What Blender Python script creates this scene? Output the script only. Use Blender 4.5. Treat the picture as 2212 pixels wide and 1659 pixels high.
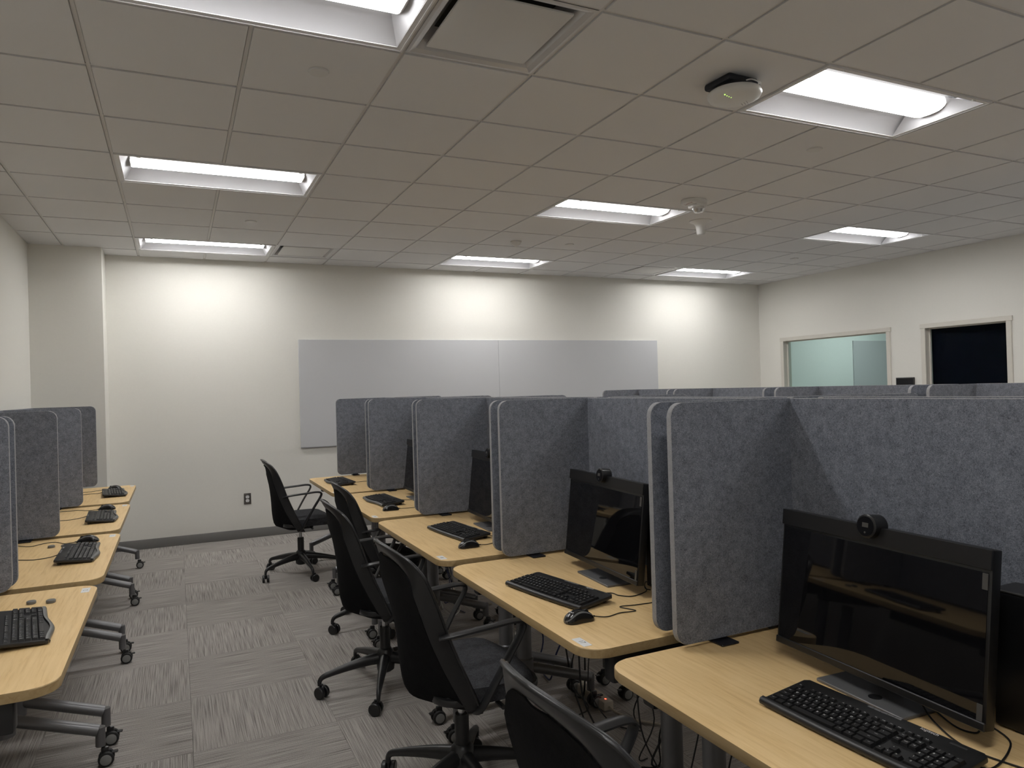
import bpy, bmesh, math, random
from mathutils import Vector, Matrix
random.seed(7)
PI = math.pi
for o in list(bpy.data.objects):
    bpy.data.objects.remove(o)
SC = bpy.context.scene
COL = SC.collection

# ------------------------------------------------------------------ camera
cam_d = bpy.data.cameras.new('camera')
cam = bpy.data.objects.new('camera', cam_d)
COL.objects.link(cam)
SC.camera = cam
cam_d.sensor_width = 36.0
cam_d.lens = 1552.2 * 36.0 / 2212.0
cam_d.clip_start = 0.05
yaw, pit, rol = .4376, .0054, -.0283
fw = Vector((math.sin(yaw) * math.cos(pit), math.cos(yaw) * math.cos(pit), math.sin(pit)))
rt = Vector((math.cos(yaw), -math.sin(yaw), 0))
up = rt.cross(fw)
r2 = math.cos(rol) * rt + math.sin(rol) * up
u2 = -math.sin(rol) * rt + math.cos(rol) * up
m3 = Matrix((r2, u2, -fw)).transposed()
cam.matrix_world = Matrix.Translation((.9195, -2.3374, 1.526)) @ m3.to_4x4()

# ------------------------------------------------------------------ world / colour
world = bpy.data.worlds.new('world')
SC.world = world
world.use_nodes = True
world.node_tree.nodes['Background'].inputs[0].default_value = (0, 0, 0, 1)
world.node_tree.nodes['Background'].inputs[1].default_value = 0
SC.view_settings.view_transform = 'Standard'
SC.view_settings.look = 'None'
SC.view_settings.gamma = 1
SC.view_settings.use_curve_mapping = False
SC.view_settings.exposure = 0.08
LAMP = 32.5           # emission of the troffer lenses

# ------------------------------------------------------------------ materials
MATS = {}
def new_mat(name):
    m = bpy.data.materials.new(name)
    m.use_nodes = True
    MATS[name] = m
    nt = m.node_tree
    return m, nt, nt.nodes['Principled BSDF']

def plain(name, col, rough=.5, metal=0, spec=.5, noise=0, nscale=200, bump=0, coat=0):
    m, nt, b = new_mat(name)
    b.inputs['Base Color'].default_value = (*col, 1)
    b.inputs['Roughness'].default_value = rough
    b.inputs['Metallic'].default_value = metal
    b.inputs['Specular IOR Level'].default_value = spec
    if coat:
        b.inputs['Coat Weight'].default_value = coat
        b.inputs['Coat Roughness'].default_value = .1
    if noise or bump:
        tc = nt.nodes.new('ShaderNodeTexCoord')
        n = nt.nodes.new('ShaderNodeTexNoise')
        n.inputs['Scale'].default_value = nscale
        n.inputs['Detail'].default_value = 3
        nt.links.new(tc.outputs['Object'], n.inputs['Vector'])
        if noise:
            mx = nt.nodes.new('ShaderNodeMix'); mx.data_type = 'RGBA'
            mx.inputs[6].default_value = (*[c * (1 - noise) for c in col], 1)
            mx.inputs[7].default_value = (*[min(1, c * (1 + noise)) for c in col], 1)
            nt.links.new(n.outputs['Fac'], mx.inputs[0])
            nt.links.new(mx.outputs[2], b.inputs['Base Color'])
        if bump:
            bp = nt.nodes.new('ShaderNodeBump')
            bp.inputs['Strength'].default_value = bump
            bp.inputs['Distance'].default_value = .002
            nt.links.new(n.outputs['Fac'], bp.inputs['Height'])
            nt.links.new(bp.outputs['Normal'], b.inputs['Normal'])
    return m

plain('wall_paint', (.77, .755, .705), .75, spec=.25, noise=.02, nscale=60, bump=.05)
plain('baseboard', (.20, .195, .19), .5, noise=.04, nscale=40)
plain('ceiling_tile', (.70, .70, .705), .9, spec=.1, noise=.035, nscale=350, bump=.1)
plain('grid_white', (.62, .61, .60), .5, spec=.3)
plain('plenum', (.05, .05, .05), .9)
plain('fixture_white', (.72, .72, .73), .5, spec=.3)
plain('reflector_grey', (.50, .50, .52), .5, spec=.3)
plain('device_white', (.70, .70, .69), .4)
plain('device_grey', (.36, .36, .35), .4)
plain('sensor_grey', (.63, .625, .615), .5)
plain('tackboard', (.56, .565, .58), .6, spec=.3, noise=.02, nscale=500)
plain('tackboard_edge', (.30, .30, .31), .4)
plain('black_plastic', (.012, .012, .013), .42)
plain('chair_plastic', (.016, .016, .017), .38, noise=.1, nscale=300)
plain('key_plastic', (.012, .012, .013), .45)
plain('kb_body', (.016, .016, .017), .38)
plain('kb_lip', (.055, .057, .06), .35)
plain('mouse_black', (.008, .008, .009), .18)
plain('mouse_grey', (.14, .14, .145), .35)
plain('rubber', (.010, .010, .010), .6)
plain('caster_black', (.012, .012, .013), .35)
plain('hub_grey', (.22, .22, .215), .45)
plain('leg_metal', (.15, .15, .155), .35, metal=.5, noise=.05, nscale=80)
plain('chrome', (.55, .55, .56), .22, metal=1)
plain('base_metal', (.17, .17, .175), .45, metal=.3)
plain('bezel', (.010, .010, .011), .35)
plain('screen', (.004, .004, .005), .03, spec=.5)
plain('pc_black', (.006, .006, .007), .4)
plain('pc_top', (.03, .03, .032), .45)
plain('cable_black', (.010, .010, .011), .45)
plain('cable_white', (.45, .44, .42), .5)
plain('cable_blue', (.02, .03, .10), .5)
plain('strip_beige', (.45, .40, .33), .5)
plain('paper', (.78, .78, .78), .7)
plain('ink', (.02, .02, .02), .8)
plain('legend', (.85, .85, .85), .6)
plain('legend_red', (.25, .02, .02), .6)
plain('clamp', (.008, .008, .012), .45)
plain('tab_grey', (.07, .068, .065), .4)
plain('frame_paint', (.66, .63, .57), .45, spec=.4)
plain('outlet_steel', (.16, .15, .14), .3, metal=.8)
plain('outlet_white', (.75, .75, .75), .4)
plain('shade_navy', (.004, .003, .010), .8, spec=.1)
plain('room_paint', (.82, .86, .84), .75, noise=.02, nscale=40)
plain('puck', (.16, .16, .15), .5)
plain('clear_plastic', (.7, .7, .7), .08, metal=.7)
plain('bracket_navy', (.012, .014, .022), .6)
plain('mechanism', (.02, .02, .021), .5)
plain('steel_duct', (.60, .60, .61), .35, metal=.3)

def emis(name, col, s):
    m, nt, b = new_mat(name)
    b.inputs['Base Color'].default_value = (*col, 1)
    b.inputs['Emission Color'].default_value = (*col, 1)
    b.inputs['Emission Strength'].default_value = s
    b.inputs['Roughness'].default_value = .5
emis('lamp_lens', (1.0, .99, .975), LAMP)
emis('lamp_skirt', (1.0, .99, .975), 2.6)
emis('led_green', (.55, 1.0, .15), 1.6)
emis('led_red', (1.0, .08, .04), 4)

def glass_mat():
    m, nt, b = new_mat('window_glass')
    b.inputs['Base Color'].default_value = (.72, .88, .85, 1)
    b.inputs['Roughness'].default_value = .02
    b.inputs['Transmission Weight'].default_value = 1
    b.inputs['IOR'].default_value = 1.05
glass_mat()

def felt(name, dark, light, fine=650):
    m, nt, b = new_mat(name)
    tc = nt.nodes.new('ShaderNodeTexCoord')
    n1 = nt.nodes.new('ShaderNodeTexNoise'); n1.inputs['Scale'].default_value = fine * .35
    n1.inputs['Detail'].default_value = 4; n1.inputs['Roughness'].default_value = .75; n1.inputs['Distortion'].default_value = 1.5
    n2 = nt.nodes.new('ShaderNodeTexNoise'); n2.inputs['Scale'].default_value = 45
    n2.inputs['Detail'].default_value = 3
    nt.links.new(tc.outputs['Object'], n1.inputs['Vector'])
    nt.links.new(tc.outputs['Object'], n2.inputs['Vector'])
    ad = nt.nodes.new('ShaderNodeMath'); ad.operation = 'MULTIPLY_ADD'
    ad.inputs[1].default_value = .25
    nt.links.new(n2.outputs['Fac'], ad.inputs[0])
    nt.links.new(n1.outputs['Fac'], ad.inputs[2])
    cr = nt.nodes.new('ShaderNodeValToRGB')
    cr.color_ramp.elements[0].position = .46; cr.color_ramp.elements[0].color = (*dark, 1)
    cr.color_ramp.elements[1].position = .82; cr.color_ramp.elements[1].color = (*light, 1)
    nt.links.new(ad.outputs[0], cr.inputs[0])
    nt.links.new(cr.outputs[0], b.inputs['Base Color'])
    b.inputs['Roughness'].default_value = .95
    b.inputs['Specular IOR Level'].default_value = .1
    bp = nt.nodes.new('ShaderNodeBump'); bp.inputs['Strength'].default_value = .3; bp.inputs['Distance'].default_value = .002
    nt.links.new(n1.outputs['Fac'], bp.inputs['Height'])
    nt.links.new(bp.outputs['Normal'], b.inputs['Normal'])
felt('felt', (.084, .092, .112), (.315, .335, .385))
felt('felt_edge', (.26, .26, .27), (.38, .38, .39))
felt('seat_fabric', (.022, .022, .025), (.085, .087, .094), 700)
felt('mesh_fabric', (.004, .004, .005), (.016, .016, .017), 1200)

def wood(name, k=1.0):
    m, nt, b = new_mat(name)
    tc = nt.nodes.new('ShaderNodeTexCoord')
    oi = nt.nodes.new('ShaderNodeObjectInfo')
    mp = nt.nodes.new('ShaderNodeMapping')
    mp.inputs['Scale'].default_value = (75, 4.5, 75)
    vm = nt.nodes.new('ShaderNodeVectorMath'); vm.operation = 'SCALE'
    cx = nt.nodes.new('ShaderNodeCombineXYZ')
    nt.links.new(oi.outputs['Random'], cx.inputs[0]); nt.links.new(oi.outputs['Random'], cx.inputs[1])
    nt.links.new(cx.outputs[0], vm.inputs[0]); vm.inputs['Scale'].default_value = 13
    va = nt.nodes.new('ShaderNodeVectorMath'); va.operation = 'ADD'
    nt.links.new(tc.outputs['Object'], va.inputs[0]); nt.links.new(vm.outputs[0], va.inputs[1])
    nt.links.new(va.outputs[0], mp.inputs['Vector'])
    n1 = nt.nodes.new('ShaderNodeTexNoise'); n1.inputs['Scale'].default_value = 1.0
    n1.inputs['Detail'].default_value = 8; n1.inputs['Roughness'].default_value = .62; n1.inputs['Distortion'].default_value = .6
    nt.links.new(mp.outputs[0], n1.inputs['Vector'])
    n2 = nt.nodes.new('ShaderNodeTexNoise'); n2.inputs['Scale'].default_value = 3.2; n2.inputs['Detail'].default_value = 3
    nt.links.new(va.outputs[0], n2.inputs['Vector'])
    cr = nt.nodes.new('ShaderNodeValToRGB')
    e = cr.color_ramp.elements
    e[0].position = .25; e[0].color = (.72, .47, .205, 1)
    e[1].position = .72; e[1].color = (.93, .68, .365, 1)
    el = cr.color_ramp.elements.new(.47); el.color = (.86, .61, .30, 1)
    nt.links.new(n1.outputs['Fac'], cr.inputs[0])
    mx = nt.nodes.new('ShaderNodeMix'); mx.data_type = 'RGBA'; mx.blend_type = 'MULTIPLY'
    mx.inputs[0].default_value = .3
    nt.links.new(cr.outputs[0], mx.inputs[6])
    c2 = nt.nodes.new('ShaderNodeValToRGB')
    c2.color_ramp.elements[0].position = .3; c2.color_ramp.elements[0].color = (.82, .80, .77, 1)
    c2.color_ramp.elements[1].position = .7; c2.color_ramp.elements[1].color = (1, 1, 1, 1)
    nt.links.new(n2.outputs['Fac'], c2.inputs[0]); nt.links.new(c2.outputs[0], mx.inputs[7])
    nt.links.new(mx.outputs[2], b.inputs['Base Color'])
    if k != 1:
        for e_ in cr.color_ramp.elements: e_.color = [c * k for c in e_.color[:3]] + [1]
    b.inputs['Roughness'].default_value = .42
    b.inputs['Specular IOR Level'].default_value = .35
wood('maple')
wood('maple_side_shaded', .52)  # darker maple copy: shade of the tabletop's side faces put into the colour

def carpet():
    m, nt, b = new_mat('carpet')
    tc = nt.nodes.new('ShaderNodeTexCoord')
    oi = nt.nodes.new('ShaderNodeObjectInfo')
    cx = nt.nodes.new('ShaderNodeCombineXYZ')
    ml = nt.nodes.new('ShaderNodeMath'); ml.operation = 'MULTIPLY'; ml.inputs[1].default_value = 37
    nt.links.new(oi.outputs['Random'], ml.inputs[0])
    nt.links.new(ml.outputs[0], cx.inputs[0]); nt.links.new(ml.outputs[0], cx.inputs[1])
    va = nt.nodes.new('ShaderNodeVectorMath'); va.operation = 'ADD'
    nt.links.new(tc.outputs['Object'], va.inputs[0]); nt.links.new(cx.outputs[0], va.inputs[1])
    mp = nt.nodes.new('ShaderNodeMapping'); mp.inputs['Scale'].default_value = (230, 3.5, 1)
    nt.links.new(va.outputs[0], mp.inputs['Vector'])
    n1 = nt.nodes.new('ShaderNodeTexNoise'); n1.inputs['Scale'].default_value = 1; n1.inputs['Detail'].default_value = 2
    n1.noise_dimensions = '2D'
    nt.links.new(mp.outputs[0], n1.inputs['Vector'])
    mp2 = nt.nodes.new('ShaderNodeMapping'); mp2.inputs['Scale'].default_value = (420, 300, 1)
    nt.links.new(va.outputs[0], mp2.inputs['Vector'])
    n2 = nt.nodes.new('ShaderNodeTexNoise'); n2.inputs['Scale'].default_value = 1; n2.inputs['Detail'].default_value = 1
    n2.noise_dimensions = '2D'
    nt.links.new(mp2.outputs[0], n2.inputs['Vector'])
    ad = nt.nodes.new('ShaderNodeMath'); ad.operation = 'MULTIPLY_ADD'; ad.inputs[1].default_value = .62
    nt.links.new(n2.outputs['Fac'], ad.inputs[0]); nt.links.new(n1.outputs['Fac'], ad.inputs[2])
    rn = nt.nodes.new('ShaderNodeMath'); rn.operation = 'MULTIPLY_ADD'; rn.inputs[1].default_value = .05
    nt.links.new(oi.outputs['Random'], rn.inputs[0]); nt.links.new(ad.outputs[0], rn.inputs[2])
    cr = nt.nodes.new('ShaderNodeValToRGB')
    e = cr.color_ramp.elements
    e[0].position = .52; e[0].color = (.150, .139, .130, 1)
    e[1].position = 1.12; e[1].color = (.445, .415, .390, 1)
    nt.links.new(rn.outputs[0], cr.inputs[0])
    nt.links.new(cr.outputs[0], b.inputs['Base Color'])
    b.inputs['Roughness'].default_value = .95
    b.inputs['Specular IOR Level'].default_value = .1
    bp = nt.nodes.new('ShaderNodeBump'); bp.inputs['Strength'].default_value = .5; bp.inputs['Distance'].default_value = .003
    nt.links.new(ad.outputs[0], bp.inputs['Height'])
    nt.links.new(bp.outputs['Normal'], b.inputs['Normal'])
carpet()

# ------------------------------------------------------------------ mesh helpers
def T(x=0, y=0, z=0): return Matrix.Translation((x, y, z))
def RX(a): return Matrix.Rotation(a, 4, 'X')
def RY(a): return Matrix.Rotation(a, 4, 'Y')
def RZ(a): return Matrix.Rotation(a, 4, 'Z')

def BM(): return bmesh.new()

def merge(bm, tmp, M=None, mi=0):
    if M is not None:
        bmesh.ops.transform(tmp, matrix=M, verts=tmp.verts)
    for f in tmp.faces: f.material_index = mi
    me = bpy.data.meshes.new('tmp')
    tmp.to_mesh(me); tmp.free()
    bm.from_mesh(me)
    bpy.data.meshes.remove(me)
    return bm

def box(bm, c, s, bev=0, seg=2, M=None, mi=0):
    t = BM()
    bmesh.ops.create_cube(t, size=1)
    bmesh.ops.scale(t, vec=s, verts=t.verts)
    if bev:
        bmesh.ops.bevel(t, geom=t.edges[:], offset=bev, segments=seg, profile=.5, affect='EDGES')
    bmesh.ops.translate(t, vec=c, verts=t.verts)
    return merge(bm, t, M, mi)

def prism(bm, pts, z0, z1, bev=0, seg=2, M=None, mi=0, side_mi=None):
    """extruded outline pts (counter-clockwise, xy)"""
    t = BM()
    vb = [t.verts.new((x, y, z0)) for x, y in pts]
    vt = [t.verts.new((x, y, z1)) for x, y in pts]
    fb = t.faces.new(vb[::-1]); ft = t.faces.new(vt)
    n = len(pts)
    for i in range(n):
        t.faces.new((vb[i], vb[(i + 1) % n], vt[(i + 1) % n], vt[i]))
    if bev:
        ed = [e for e in t.edges if len(e.link_faces) == 2 and (fb in e.link_faces or ft in e.link_faces)]
        bmesh.ops.bevel(t, geom=ed, offset=bev, segments=seg, profile=.5, affect='EDGES')
    if M is not None:
        bmesh.ops.transform(t, matrix=M, verts=t.verts)
    t.normal_update()
    for f in t.faces: f.material_index = mi
    if side_mi is not None:
        ax = (M.to_3x3() @ Vector((0, 0, 1))) if M is not None else Vector((0, 0, 1))
        for f in t.faces:
            if abs(f.normal.dot(ax)) < .9: f.material_index = side_mi
    me = bpy.data.meshes.new('tmp'); t.to_mesh(me); t.free(); bm.from_mesh(me); bpy.data.meshes.remove(me)
    return bm

def rrect(w, h, r, n=6, cx=0, cy=0):
    """rounded rectangle outline; r scalar or (bl, br, tr, tl)"""
    if not isinstance(r, (tuple, list)): r = (r,) * 4
    out = []
    cs = [(-w / 2, -h / 2, PI), (w / 2, -h / 2, 1.5 * PI), (w / 2, h / 2, 0), (-w / 2, h / 2, .5 * PI)]
    sg = [(1, 1), (-1, 1), (-1, -1), (1, -1)]
    for (x, y, a0), (sx, sy), rr in zip(cs, sg, r):
        if rr <= 0:
            out.append((x + cx, y + cy)); continue
        for k in range(n + 1):
            a = a0 + .5 * PI * k / n
            out.append((x + sx * rr + rr * math.cos(a) + cx, y + sy * rr + rr * math.sin(a) + cy))
    return out

def lathe(bm, prof, n=20, M=None, mi=0, caps=True):
    t = BM()
    rings = []
    for r, z in prof:
        rings.append([t.verts.new((r * math.cos(2 * PI * k / n), r * math.sin(2 * PI * k / n), z)) for k in range(n)])
    for a, b in zip(rings[:-1], rings[1:]):
        for k in range(n):
            t.faces.new((a[k], a[(k + 1) % n], b[(k + 1) % n], b[k]))
    if caps:
        t.faces.new(rings[0][::-1]); t.faces.new(rings[-1])
    bmesh.ops.recalc_face_normals(t, faces=t.faces)
    return merge(bm, t, M, mi)

def tube(bm, pts, r, n=8, M=None, mi=0, flat=None):
    """swept tube; r scalar or per-point; flat=(a,b): elliptical, b along the up-ish axis"""
    pts = [Vector(p) for p in pts]
    t = BM()
    N = len(pts)
    rs = r if isinstance(r, (list, tuple)) else [r] * N
    tang = []
    for i in range(N):
        a = pts[max(0, i - 1)]; b = pts[min(N - 1, i + 1)]
        tang.append((b - a).normalized())
    ref = Vector((0, 0, 1)) if abs(tang[0].z) < .9 else Vector((1, 0, 0))
    nrm = (ref - tang[0] * ref.dot(tang[0])).normalized()
    rings = []
    for i in range(N):
        nrm = (nrm - tang[i] * nrm.dot(tang[i])).normalized()
        bi = tang[i].cross(nrm)
        ring = []
        for k in range(n):
            a = 2 * PI * (k + .5) / n
            fa, fb = (flat if flat else (1, 1))
            ring.append(t.verts.new(pts[i] + bi * (rs[i] * fa * math.cos(a)) + nrm * (rs[i] * fb * math.sin(a))))
        rings.append(ring)
    for a, b in zip(rings[:-1], rings[1:]):
        for k in range(n):
            t.faces.new((a[k], a[(k + 1) % n], b[(k + 1) % n], b[k]))
    t.faces.new(rings[0][::-1]); t.faces.new(rings[-1])
    bmesh.ops.recalc_face_normals(t, faces=t.faces)
    return merge(bm, t, M, mi)

def spline(pts, k=6):
    """Catmull-Rom through pts"""
    P = [Vector(p) for p in pts]
    out = []
    for i in range(len(P) - 1):
        p0 = P[max(0, i - 1)]; p1 = P[i]; p2 = P[i + 1]; p3 = P[min(len(P) - 1, i + 2)]
        for j in range(k):
            s = j / k
            out.append(.5 * ((2 * p1) + (-p0 + p2) * s + (2 * p0 - 5 * p1 + 4 * p2 - p3) * s * s + (-p0 + 3 * p1 - 3 * p2 + p3) * s ** 3))
    out.append(P[-1])
    return out

def sheet(bm, G, th, mi=0):
    """grid of points G[i][j] thickened along vertex normals by th"""
    t = BM()
    V = [[t.verts.new(p) for p in row] for row in G]
    for i in range(len(G) - 1):
        for j in range(len(G[0]) - 1):
            t.faces.new((V[i][j], V[i][j + 1], V[i + 1][j + 1], V[i + 1][j]))
    t.normal_update()
    if th:
        bmesh.ops.solidify(t, geom=t.faces[:], thickness=th)
    bmesh.ops.recalc_face_normals(t, faces=t.faces)
    return merge(bm, t, None, mi)

def mesh_of(bm, name, mats, ang=35):
    me = bpy.data.meshes.new(name)
    bm.to_mesh(me); bm.free()
    for m in (mats if isinstance(mats, (list, tuple)) else [mats]):
        me.materials.append(MATS[m])
    if ang:
        me.polygons.foreach_set('use_smooth', [True] * len(me.polygons))
        me.set_sharp_from_angle(angle=math.radians(ang))
    return me

def obj(name, bm, mats, parent=None, loc=None, rz=0, ang=35, M=None):
    me = bm if isinstance(bm, bpy.types.Mesh) else mesh_of(bm, name, mats, ang)
    o = bpy.data.objects.new(name, me)
    COL.objects.link(o)
    if parent: o.parent = parent
    if loc is not None: o.location = loc
    if rz: o.rotation_euler = (0, 0, rz)
    if M is not None: o.matrix_local = M
    return o

def thing(name, label, cat, loc=(0, 0, 0), rz=0, group=None, M=None):
    o = bpy.data.objects.new(name, None)
    COL.objects.link(o)
    o.empty_display_size = .1
    o.location = loc; o.rotation_euler = (0, 0, rz)
    if M is not None: o.matrix_local = M
    o['label'] = label; o['category'] = cat
    if group: o['group'] = group
    return o

def tag(o, label, cat, group=None):
    o['label'] = label; o['category'] = cat
    if group: o['group'] = group
    return o

def struct(name, bm, mats, parent=None, ang=35, label=None):
    o = obj(name, bm, mats, parent, ang=ang)
    if parent is None: o['kind'] = 'structure'
    if label: o['label'] = label
    return o

def dup(root, loc=None, rz=0, label=None, group=None, M=None):
    r = root.copy(); COL.objects.link(r)
    if loc is not None: r.location = loc; r.rotation_euler = (0, 0, rz)
    if M is not None: r.matrix_local = M
    if label: r['label'] = label
    if group: r['group'] = group
    for ch in list(root.children):
        c = ch.copy(); COL.objects.link(c); c.parent = r
        for g in ch.children:
            d = g.copy(); COL.objects.link(d); d.parent = c
    return r

TXT = {}
def text_bm(bm, s, size, M=None, mi=0, align='CENTER'):
    key = (s, align)
    if key not in TXT:
        cu = bpy.data.curves.new('t', 'FONT')
        cu.body = s; cu.size = 1; cu.align_x = align; cu.align_y = 'CENTER'
        cu.resolution_u = 3
        o = bpy.data.objects.new('t', cu)
        COL.objects.link(o)
        bpy.context.view_layer.update()
        me = bpy.data.meshes.new_from_object(o.evaluated_get(bpy.context.evaluated_depsgraph_get()))
        bpy.data.objects.remove(o); bpy.data.curves.remove(cu)
        TXT[key] = me
    t = BM(); t.from_mesh(TXT[key])
    bmesh.ops.scale(t, vec=(size, size, 1), verts=t.verts)
    return merge(bm, t, M, mi)

# ================================================================== THE ROOM
XL, XR, YF, YB, H = -.28, 8.88, 5.856, -4.05, 2.967
GT = .61
FLANGE = H + .006

# floor: slab + carpet tiles (quarter-turned)
fl = struct('floor', box(BM(), ((XL + XR) / 2, (YF + YB) / 2, -.056), (XR - XL + .3, YF - YB + .3, .1)), 'plenum', ang=0)
def carpet_tile_mesh(w, d):
    return mesh_of(box(BM(), (0, 0, -.003), (w - .0012, d - .0012, .006)), 'carpet_tile', 'carpet', 0)
CT = .61
cx0, cy0 = .951, 1.06
def cuts(a, b, o, s):
    k = math.ceil((a - o) / s - 1e-6)
    out = [a]
    while o + k * s < b - 1e-6:
        if o + k * s > a + .03: out.append(o + k * s)
        k += 1
    return out + [b]
tile_cache = {}
xs = cuts(XL, XR, cx0, CT); ys = cuts(YB, YF, cy0, CT)
for i in range(len(xs) - 1):
    for j in range(len(ys) - 1):
        w = round(xs[i + 1] - xs[i], 4); d = round(ys[j + 1] - ys[j], 4)
        turn = (i + j + 1) % 2
        key = (d, w) if turn else (w, d)
        if key not in tile_cache: tile_cache[key] = carpet_tile_mesh(*key)
        obj('carpet_tile', tile_cache[key], None, fl, ((xs[i] + xs[i + 1]) / 2, (ys[j] + ys[j + 1]) / 2, 0), PI / 2 if turn else 0)

# walls
WT = .14
struct('wall_back', box(BM(), ((XL + XR) / 2, YF + WT / 2, H / 2), (XR - XL + 2 * WT, WT, H + .3)), 'wall_paint', ang=0, label='off-white far wall carrying the grey tackboards')
struct('wall_left', box(BM(), (XL - WT / 2, (YF + YB) / 2, H / 2), (WT, YF - YB, H + .3)), 'wall_paint', ang=0)
struct('wall_front', box(BM(), ((XL + XR) / 2, YB - WT / 2, H / 2), (XR - XL + 2 * WT, WT, H + .3)), 'wall_paint', ang=0)
struct('wall_pillar', box(BM(), ((XL + .31) / 2, (5.46 + YF) / 2, H / 2), (.31 - XL, YF - 5.46, H + .02)), 'wall_paint', ang=0, label='square boxed column in the far left corner')
# right wall with two openings
W1 = (3.715, 5.40); W2 = (2.30, 3.235); SILL = .92; HEAD = 2.10
bm = BM()
def wallseg(y0, y1, z0, z1):
    box(bm, (XR + WT / 2, (y0 + y1) / 2, (z0 + z1) / 2), (WT, y1 - y0, z1 - z0))
wallseg(YB, W2[0], -.1, H + .15); wallseg(W2[1], W1[0], -.1, H + .15); wallseg(W1[1], YF, -.1, H + .15)
for w in (W1, W2):
    wallseg(w[0], w[1], -.1, SILL); wallseg(w[0], w[1], HEAD, H + .15)
struct('wall_right', bm, 'wall_paint', ang=0)
# baseboards
BB = .097
def bboard(name, c, s): struct(name, box(BM(), c, s, .004, 2), 'baseboard')
bboard('baseboard_back', ((.31 + XR) / 2, YF - .006, BB / 2), (XR - .31, .012, BB))
bboard('baseboard_left', (XL + .006, (YB + 5.46) / 2, BB / 2), (.012, 5.46 - YB, BB))
bboard('baseboard_right', (XR - .006, (YB + YF) / 2, BB / 2), (.012, YF - YB - .03, BB))
bboard('baseboard_pillar', ((XL + .31) / 2, 5.454, BB / 2), (.31 - XL - .02, .012, BB))
bboard('baseboard_pillar', (.316, 5.65, BB / 2), (.012, .38, BB))

# windows in the right wall
def window(n, y0, y1, lab):
    w = bpy.data.objects.new('window_%d' % n, None); COL.objects.link(w)
    w['kind'] = 'structure'; w['label'] = lab
    w.location = (XR, (y0 + y1) / 2, SILL)
    hw = (y1 - y0) / 2; hh = HEAD - SILL
    for nm, c, s in (('frame_head', (0, 0, hh + .012), (.03, 2 * hw + .10, .055)),
                     ('frame_sill', (0, 0, -.012), (.03, 2 * hw + .10, .055)),
                     ('frame_jamb', (0, hw + .012, hh / 2), (.03, .055, hh - .03)),
                     ('frame_jamb', (0, -hw - .012, hh / 2), (.03, .055, hh - .03))):
        obj(nm, box(BM(), c, s, .004, 1), 'frame_paint', w)
    for nm, c, s in (('head_reveal', (.075, 0, hh - .006), (.125, 2 * hw, .012)),
                     ('sill_reveal', (.075, 0, .006), (.125, 2 * hw, .012)),
                     ('jamb_reveal', (.075, hw - .006, hh / 2), (.125, .012, hh - .024)),
                     ('jamb_reveal', (.075, -hw + .006, hh / 2), (.125, .012, hh - .024))):
        obj(nm, box(BM(), c, s), 'frame_paint', w, ang=0)
    for s in (-1, 1):
        obj('glazing_stop', box(BM(), (.072, s * (hw - .019), hh / 2), (.02, .014, hh - .024)), 'frame_paint', w, ang=0)
    obj('glazing_stop', box(BM(), (.072, 0, hh - .019), (.02, 2 * hw - .05, .014)), 'frame_paint', w, ang=0)
    obj('pane', box(BM(), (.095, 0, hh / 2), (.008, 2 * hw - .026, hh - .026)), 'window_glass', w, ang=0)
    return w
window(1, *W1, 'wide interior window with a pale green room behind the glass')
w2 = window(2, *W2, 'narrower interior window with dark navy glass')
obj('shade', box(BM(), (.118, 0, (HEAD - SILL) / 2), (.012, W2[1] - W2[0] - .03, HEAD - SILL - .03)), 'shade_navy', w2, ang=0)

# the room behind window 1
RX1 = 12.6
bm = BM()
box(bm, (RX1 + .05, 4.3, 1.45), (.1, 4.2, 3.2))
struct('wall_room_back', bm, 'room_paint', ang=0)
struct('wall_room_left', box(BM(), ((XR + WT + RX1) / 2, 5.88, 1.45), (RX1 - XR - WT, .1, 3.2)), 'room_paint', ang=0)
struct('wall_room_right', box(BM(), ((XR + WT + RX1) / 2, 3.40, 1.45), (RX1 - XR - WT, .1, 3.2)), 'room_paint', ang=0)
struct('ceiling_room', box(BM(), ((XR + WT + RX1) / 2, 4.6, 2.95), (RX1 - XR - WT, 2.7, .1)), 'ceiling_tile', ang=0)
struct('floor_room', box(BM(), ((XR + WT + RX1) / 2, 4.6, -.05), (RX1 - XR - WT, 2.7, .1)), 'baseboard', ang=0)

# ------------------------------------------------------------------ ceiling
ceil = struct('ceiling', box(BM(), ((XL + XR) / 2, (YF + YB) / 2, H + .24), (XR - XL + .28, YF - YB + .28, .04)), 'plenum', ang=0)
gx = [XL] + [k * GT for k in range(0, 15)] + [XR]
gy = [YB] + [k * GT for k in range(-6, 10)] + [YF]
LIGHTS = [(c, r) for r in (0, 4, 8, -4) for c in (1, 6, 11)]
DIFF = [(3, 0), (3, 8), (10, 8)]
taken = set()
for c, r in LIGHTS: taken |= {(c, r), (c + 1, r)}
taken |= set(DIFF)
tcache = {}
def ceil_tile(w, d):
    k = (round(w, 3), round(d, 3))
    if k not in tcache:
        b = BM()
        g = .011
        prism(b, rrect(w - 2 * g, d - 2 * g, 0), 0, .010)
        box(b, (0, 0, .016), (w - .012, d - .012, .012))
        tcache[k] = mesh_of(b, 'ceiling_tile', 'ceiling_tile', 0)
    return tcache[k]
for i in range(len(gx) - 1):
    for j in range(len(gy) - 1):
        c, r = i - 1, j - 7
        if (c, r) in taken: continue
        x0, x1, y0, y1 = gx[i], gx[i + 1], gy[j], gy[j + 1]
        if r == 9 and c == -1: continue          # the column fills this bay
        obj('ceiling_tile', ceil_tile(x1 - x0, y1 - y0), None, ceil, ((x0 + x1) / 2, (y0 + y1) / 2, H))
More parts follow.
